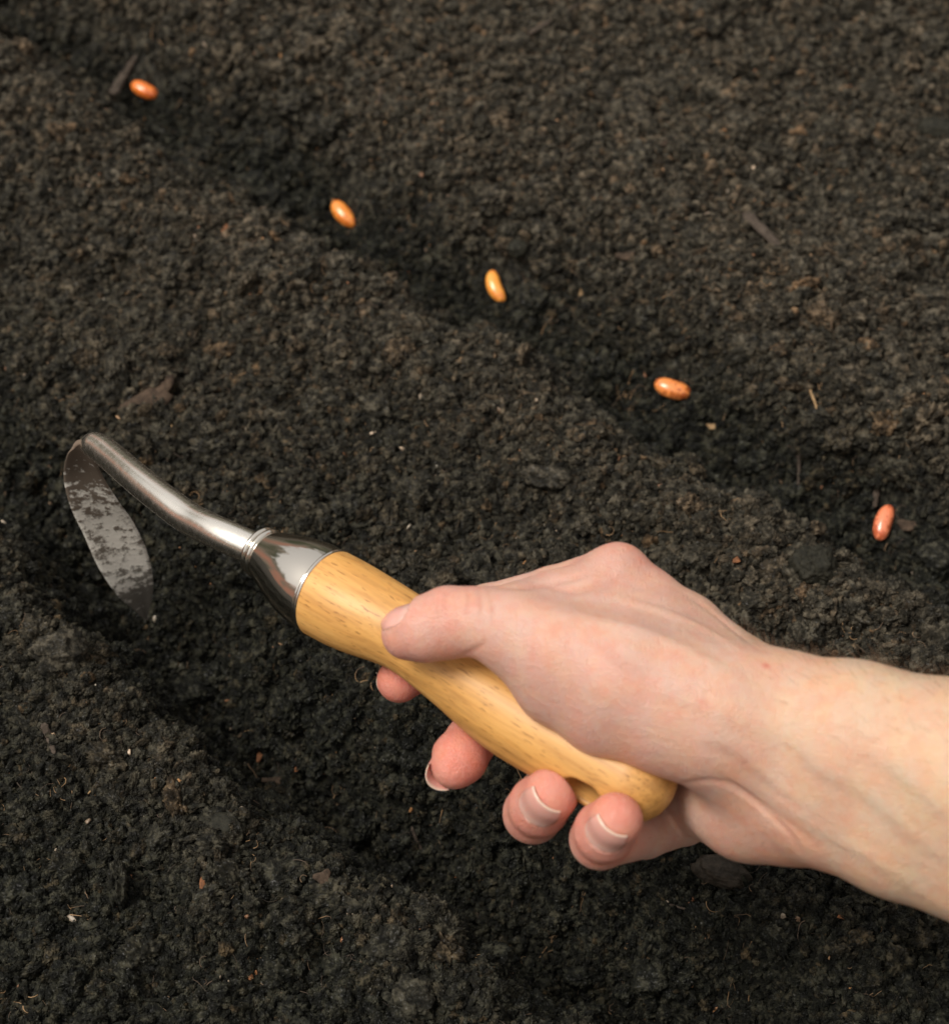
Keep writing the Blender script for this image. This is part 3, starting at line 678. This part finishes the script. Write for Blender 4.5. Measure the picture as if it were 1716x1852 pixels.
# forearm hair
m = np.nonzero((PXY[:, 0] > 1340) & (V[:, 0] < 210) & (G[:, 1] > -.25))[0]
pick = rng.choice(m, 1500, p=(lambda w: w/w.sum())(np.clip((V[m, 0]-70)/40, .1, 1)*(.10+.7*np.exp(-((G[m, 2]+.05)/.38)**2)*(G[m, 1] > .3)))); paths = []
for i in pick:
    base = V[i]; n = G[i]; L = rng.uniform(3, 7); dr = n*.55+np.array([-.5, .25, -.1])+rng.normal(0, .25, 3); dr /= np.linalg.norm(dr)
    t = np.linspace(0, 1, 6)[:, None]; bend = rng.normal(0, .18, 3)+np.array([-.25, -.1, 0]); paths.append(base+dr*t*L+bend*t*t*L*.6)
v, f = strand_mesh(paths, np.full(len(paths), .038))
s = NM('arm_hair'); s.set(Base_Color=(.21, .125, .07), Roughness=.5)
mesh_obj('arm_hair', p_local(v), f, s.m, person)

# ------------------------------------------------------------------ beans
def bean_mat(name, base, dark, seed):
    s = NM(name); pos = s.coord('Object'); nz = s.noise(260, 4, .6, pos, .5)
    s.set(Base_Color=s.mix(s.ramp(nz, [(.50, 0.0), (.60, .9)]), base, dark), Roughness=.2, Coat_Weight=.5, Coat_Roughness=.12, Subsurface_Weight=.15, Subsurface_Scale=.003)
    return s.m
s = NM('bean_eye'); s.set(Base_Color=(.62, .5, .36), Roughness=.5); M_eye = s.m
beans = [((260, 161), 27, 15.5, 8.6, (.80, .22, .04), (.45, .08, .015), .1, 'dark orange bean farthest along the furrow, lying nearest the top left corner'),
         ((622, 387), 48, 17.5, 9.0, (.85, .30, .055), (.6, .15, .025), .25, 'plump plain orange bean lying second along the furrow from the top left'),
         ((896, 518), 70, 17.0, 7.8, (.90, .38, .07), (.75, .24, .045), .55, 'yellowest bean, curved with a dark notch, in the middle of the furrow row'),
         ((1216, 703), 18, 17.0, 9.4, (.82, .28, .075), (.36, .08, .02), .2, 'orange bean with dark brown mottling lying level above the raised knuckle'),
         ((1598, 945), 108, 16.8, 8.2, (.82, .25, .12), (.48, .10, .04), .2, 'pinkish red bean standing lengthwise near the right edge')]
for k, ((px, py), ang, ln, wd, base, dark, bend, lab) in enumerate(beans):
    g = bean_at[k]
    # bean long axis lies on the ground; aim it so that it projects at the angle seen in the photo
    def proj(w):
        r = w-CAM; d = r@AF; return np.array([858+FPX*(r@AR)/d, 926-FPX*(r@AU)/d])
    best = min(np.linspace(0, math.pi, 181), key=lambda a: abs(((math.degrees(math.atan2(*(proj(g+.004*np.array([math.cos(a), math.sin(a), 0]))-proj(g))[::-1]))-ang+90) % 180)-90))
    nu, nv = 32, 24; V_ = []; ln *= 1.02
    for i in range(nv+1):
        t = i/nv; xx = -math.cos(math.pi*t); rr = math.sin(math.pi*t)**.82
        for j in range(nu):
            th = 2*math.pi*j/nu; y_ = rr*math.cos(th); z_ = rr*math.sin(th)
            cx = bend*.55*(xx*xx-.35)*wd/2
            notch = 1-.22*bend*math.exp(-(xx/.35)**2)*max(0, math.cos(th))
            V_.append(((xx*ln/2)*.001, (y_*wd/2*notch+cx*1.0)*.001, z_*wd*.43*.001))
    Fb = [(i*nu+j, i*nu+(j+1) % nu, (i+1)*nu+(j+1) % nu, (i+1)*nu+j) for i in range(nv) for j in range(nu)]
    rt = bpy.data.objects.new('bean', None); S.collection.objects.link(rt); rt.empty_display_size = .01
    gd = np.array([math.cos(best), math.sin(best), 0]); ia = math.radians(ang); im = AR*math.cos(ia)-AU*math.sin(ia)
    if gd@im < 0: gd = -gd
    bx = gd*.45+im*.55; bx /= np.linalg.norm(bx); bz = np.array([0, -.25, 1.]); bz -= bx*(bz@bx); bz /= np.linalg.norm(bz); by = np.cross(bz, bx)
    bm_ = Matrix(np.column_stack([bx, by, bz]).tolist()).to_4x4(); bm_.translation = (g[0], g[1], g[2]); rt.matrix_world = bm_
    ln *= 1.0
    tag(rt, lab, 'bean', 'beans laid out along the furrow')
    mesh_obj('seed_coat', V_, Fb, bean_mat('bean_coat', base, dark, k), rt)
    ev = []; ef = []
    for i in range(5):
        for j in range(12):
            th = 2*math.pi*j/12; r_ = (i+1)/5 if i else .0
            ev.append((r_*math.cos(th)*.0017, (wd/2*(1-.22*bend)-.35*bend*.55*wd/2)*.001+.00018*(1-r_), r_*math.sin(th)*.0007))
    ef = [(i*12+j, i*12+(j+1) % 12, (i+1)*12+(j+1) % 12, (i+1)*12+j) for i in range(4) for j in range(12)]
    mesh_obj('bean_eye', ev, ef, M_eye, rt)

# ------------------------------------------------------------------ single clods, stones, twigs and chips
def lump(name, px, py, size, mat, label, cat, group=None, seed=0, rough=.35, lift=.3, freq=1.3):
    g = on_soil(px, py); import bmesh
    bm = bmesh.new(); bmesh.ops.create_icosphere(bm, subdivisions=5, radius=1)
    v = np.array([q.co[:] for q in bm.verts]); fs = np.array([[q.index for q in f.verts] for f in bm.faces]); bm.free()
    def n3(f, sd): return (perlin(v[:, 0]*f+seed, v[:, 1]*f+11, sd)+perlin(v[:, 1]*f+seed, v[:, 2]*f+23, sd+1)+perlin(v[:, 2]*f+seed, v[:, 0]*f+37, sd+2))
    r = 1+rough*(n3(freq, seed)+.5*n3(freq*2.3, seed+3)+.30*np.abs(n3(5.5, seed+6))+.26*n3(9, seed+9)+.26*np.abs(n3(17, seed+12))*(rough > .2)+.16*n3(30, seed+15)*(rough > .2))
    v = v*r[:, None]*np.array(size)*.0005
    o = mesh_obj(name, v, fs, mat); o.location = (g[0], g[1], g[2]+size[2]*.0005*lift*2); o.rotation_euler = (rng.uniform(-.15, .15), rng.uniform(-.15, .15), rng.uniform(-.35, .25))
    tag(o, label, cat, group); return o
def stone_mat(nm, a, b, rough=.6):
    s = NM(nm); pos = s.coord('Object'); n = s.noise(300, 5, .65, pos); s.set(Base_Color=s.ramp(n, [(.35, a), (.65, b)]), Roughness=rough, Specular_IOR_Level=.2); s.bump(s.noise(900, 4, .65, pos), .6, .0008); return s.m
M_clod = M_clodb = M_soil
M_peb = stone_mat('brown_stone', (.016, .013, .009), (.050, .039, .029), .6)
M_stone = stone_mat('grey_stone', (.010, .010, .007), (.032, .030, .021), .7)
for i, a in enumerate([
        ('soil_clod', 1468, 1045, (17, 16, 17), M_stone, 'round dark clod of soil just above the wrist', 'clod'),
        ('soil_clod', 1700, 1025, (19, 17, 14), M_clod, 'large dark clod cut by the right edge of the photo', 'clod'),
        ('soil_clod', 995, 868, (26, 13, 8), M_clod, 'long flat clod lying above and left of the raised knuckle', 'clod'),
        ('soil_clod', 1135, 1060, (10, 9, 8), M_clod, 'small clod', 'clod'),
        ('soil_clod', 350, 1255, (20, 15, 10), M_clod, 'dark clod below the steel ferrule on the slope of the lower furrow', 'clod'),
        ('soil_clod', 1180, 1775, (16, 14, 10), M_clod, 'dark clod on the soil at the bottom edge right of centre', 'clod'),
        ('soil_clod', 745, 1815, (18, 16, 11), M_clodb, 'brownish crumbly clod at the middle of the bottom edge', 'clod'),
        ('soil_clod', 110, 1190, (20, 17, 12), M_clodb, 'crumbly brown clod at left below the blade', 'clod'),
        ('pebble', 1305, 1588, (23, 11, 11), M_peb, 'smooth brown oval stone under the heel of the hand', 'stone'),
        ('pebble', 400, 1500, (19, 12, 7), M_stone, 'flat greenish grey stone on the soil at lower left', 'stone'),
        ('pebble', 1690, 240, (20, 12, 9), M_stone, 'pale grey stone beside a dark hollow near the top right corner', 'stone'),
        ('pebble', 935, 455, (10, 9, 7), M_stone, 'small grey stone just above the yellowest bean', 'stone'),
        ('pebble', 160, 1085, (13, 12, 9), M_clod, 'dark stone just left of the blade tip', 'stone')]):
    if a[6] == 'small clod' or a[5] == 'small clod': continue
    smooth_ = a[0] == 'pebble'
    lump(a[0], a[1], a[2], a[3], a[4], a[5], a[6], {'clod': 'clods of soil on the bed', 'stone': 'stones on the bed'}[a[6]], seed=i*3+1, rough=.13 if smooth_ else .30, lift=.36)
def stick(name, pts, r, mat, label, cat, group, flat=1.0, lift=.0012):
    w = [on_soil(*p)+np.array([0, 0, lift+r*.0008]) for p in pts]; c = catmull(w, 6); k = len(c)
    rad = r*.001*(1-.45*np.linspace(0, 1, k))*(1+.12*np.array([math.sin(i*2.3) for i in range(k)])); rad[0] *= .5; rad[-1] *= .4
    v, f = rings(c, rad, 12, squash=[flat]*k)
    o0 = c.mean(0); o = mesh_obj(name, v-o0, f, mat); o.location = o0; tag(o, label, cat, group); return o
M_bark = stone_mat('bark', (.030, .021, .015), (.095, .065, .045), .9); M_straw = stone_mat('straw', (.22, .14, .07), (.38, .25, .13), .7)
M_chip = stone_mat('orange_chip', (.10, .045, .022), (.30, .125, .055), .7); M_grey = stone_mat('grey_twig', (.035, .027, .021), (.095, .074, .058), .9)
for a in [
        ('twig', [(955, 68), (1000, 42), (1050, 12)], 1.5, M_grey, 'straight grey brown twig at the top edge', 1),
        ('twig', [(680, 130), (690, 165), (685, 190), (694, 222)], .9, M_grey, 'short curved brown root standing out left of top centre', 1),
        ('twig', [(205, 180), (225, 145), (248, 110)], 3.0, M_grey, 'thick stub of bark behind the farthest bean', .5),
        ('twig', [(1462, 705), (1475, 740), (1482, 775)], .7, M_straw, 'thin pale straw right of the mottled bean', 1),
        ('twig', [(1345, 395), (1400, 450), (1435, 510)], 3.2, M_grey, 'wide weathered brown twig half buried at upper right', .45),
        ('twig', [(1442, 822), (1444, 860), (1440, 905)], 1.1, M_grey, 'upright grey splinter left of the pinkish red bean', 1),
        ('twig', [(300, 745), (310, 770), (318, 795)], .5, M_straw, 'short thin straw above the steel neck', 1),
        ('twig', [(745, 1500), (755, 1528), (765, 1545)], 1.0, M_grey, 'short grey splinter below the middle finger', .8),
        ('twig', [(80, 1315), (92, 1345), (100, 1370)], 1.6, M_grey, 'grey splinter at the left below the blade', .5),
        ('twig', [(1590, 870), (1583, 900), (1580, 925)], 1.8, M_grey, 'flat grey splinter touching the pinkish red bean', .5),
        ('twig', [(1210, 1640), (1250, 1652), (1290, 1666)], .5, M_grey, 'thin grey stem beside the smooth brown stone', 1),
        ('twig', [(160, 1440), (176, 1425), (172, 1450), (178, 1470)], .35, M_straw, 'tiny curled straw at the lower left', 1)]:
    stick(a[0], a[1], a[2], a[3], a[4], 'twig', 'twigs and straws on the soil', a[5])
def chip(px, py, size, ang, mat, label, cat='wood chip', group='bark and wood chips on the soil', tilt=.25):
    g = on_soil(px, py); n = 14; rr = [1+.22*math.sin(3*t+px)+rng.uniform(-.12, .12) for t in np.linspace(0, 2*math.pi, n, endpoint=False)]
    V_ = []
    for z, sc in ((-.5, .8), (-.2, 1.0), (.3, .98), (.5, .72)):
        for j in range(n):
            t = 2*math.pi*j/n; ct, st = math.cos(t), math.sin(t)
            V_.append((math.copysign(abs(ct)**.7, ct)*rr[j]*size[0]*.0005*sc, math.copysign(abs(st)**.7, st)*rr[j]*size[1]*.0005*sc, (z+.35*ct*ct)*size[2]*.001))
    f = [(i*n+j, i*n+(j+1) % n, (i+1)*n+(j+1) % n, (i+1)*n+j) for i in range(3) for j in range(n)]+[tuple(range(n))[::-1], tuple(3*n+j for j in range(n))]
    o = mesh_obj('wood_chip', V_, f, mat); o.location = (g[0], g[1], g[2]+.002+size[2]*.0004); o.rotation_euler = (tilt, -tilt*.6, math.radians(ang))
    tag(o, label, cat, group)
for a in [
        (270, 732, (26, 11, 3), 35, M_bark, 'broad brown bark flake above the steel neck'),
        (562, 92, (6, 3, 1.2), -10, M_straw, 'small yellow chip at the top left of centre'),
        (830, 440, (6, 3.5, 1.2), 80, M_chip, 'tan chip just left of the small grey stone above the yellowest bean'),
        (724, 420, (5, 3, 1), 85, M_bark, 'small brown chip right of the second bean'),
        (1050, 537, (4, 2, 1), 80, M_straw, 'tiny yellow chip right of the yellowest bean'),
        (1288, 777, (5, 3, 1), 0, M_straw, 'yellow chip below the mottled bean'),
        (1640, 957, (8, 5, 1.5), -15, M_bark, 'brown chip right of the pinkish red bean'),
        (1025, 345, (0, 0, 0), 0, M_chip, ''),
        (1130, 470, (9, 4, 1.5), -10, M_bark, 'reddish bark chip on the slope above the furrow right of the yellowest bean'),
        (408, 420, (6, 3, 1.2), 60, M_chip, 'reddish chip on the ridge left of the second bean'),
        (369, 1603, (6, 3.5, 1.5), 80, M_chip, 'orange wood chip on the soil at lower left'),
        (78, 1670, (7, 4, 1.5), 0, M_chip, 'reddish brown chip at the far lower left'),
        (1527, 1660, (7, 4, 1.5), 40, M_chip, 'bright orange chip below the forearm'),
        (470, 1375, (6, 3, 1.3), 80, M_chip, 'rusty splinter in the lower furrow below the index fingertip'),
        (540, 1390, (7, 4, 1.3), 85, M_chip, 'brown red splinter in the lower furrow left of the middle finger'),
        (1330, 1020, (4, 3, 1), 20, M_chip, 'tiny reddish chip above the back of the hand'),
        (495, 1418, (9, 3, 1.2), -5, M_bark, 'pinkish brown chip at the edge of the lower furrow'),
        (655, 1420, (0, 0, 0), 0, M_chip, ''),
        (585, 1595, (6, 5, 2), 30, M_bark, 'dull brown chip on the soil at bottom centre left'),
        (1210, 265, (9, 5, 2), 10, M_bark, 'brown bark chip at upper right beside a dark hollow')]:
    if a[2][0]: chip(a[0], a[1], tuple(q*.8 for q in a[2]) if a[4] is M_chip else a[2], *a[3:])
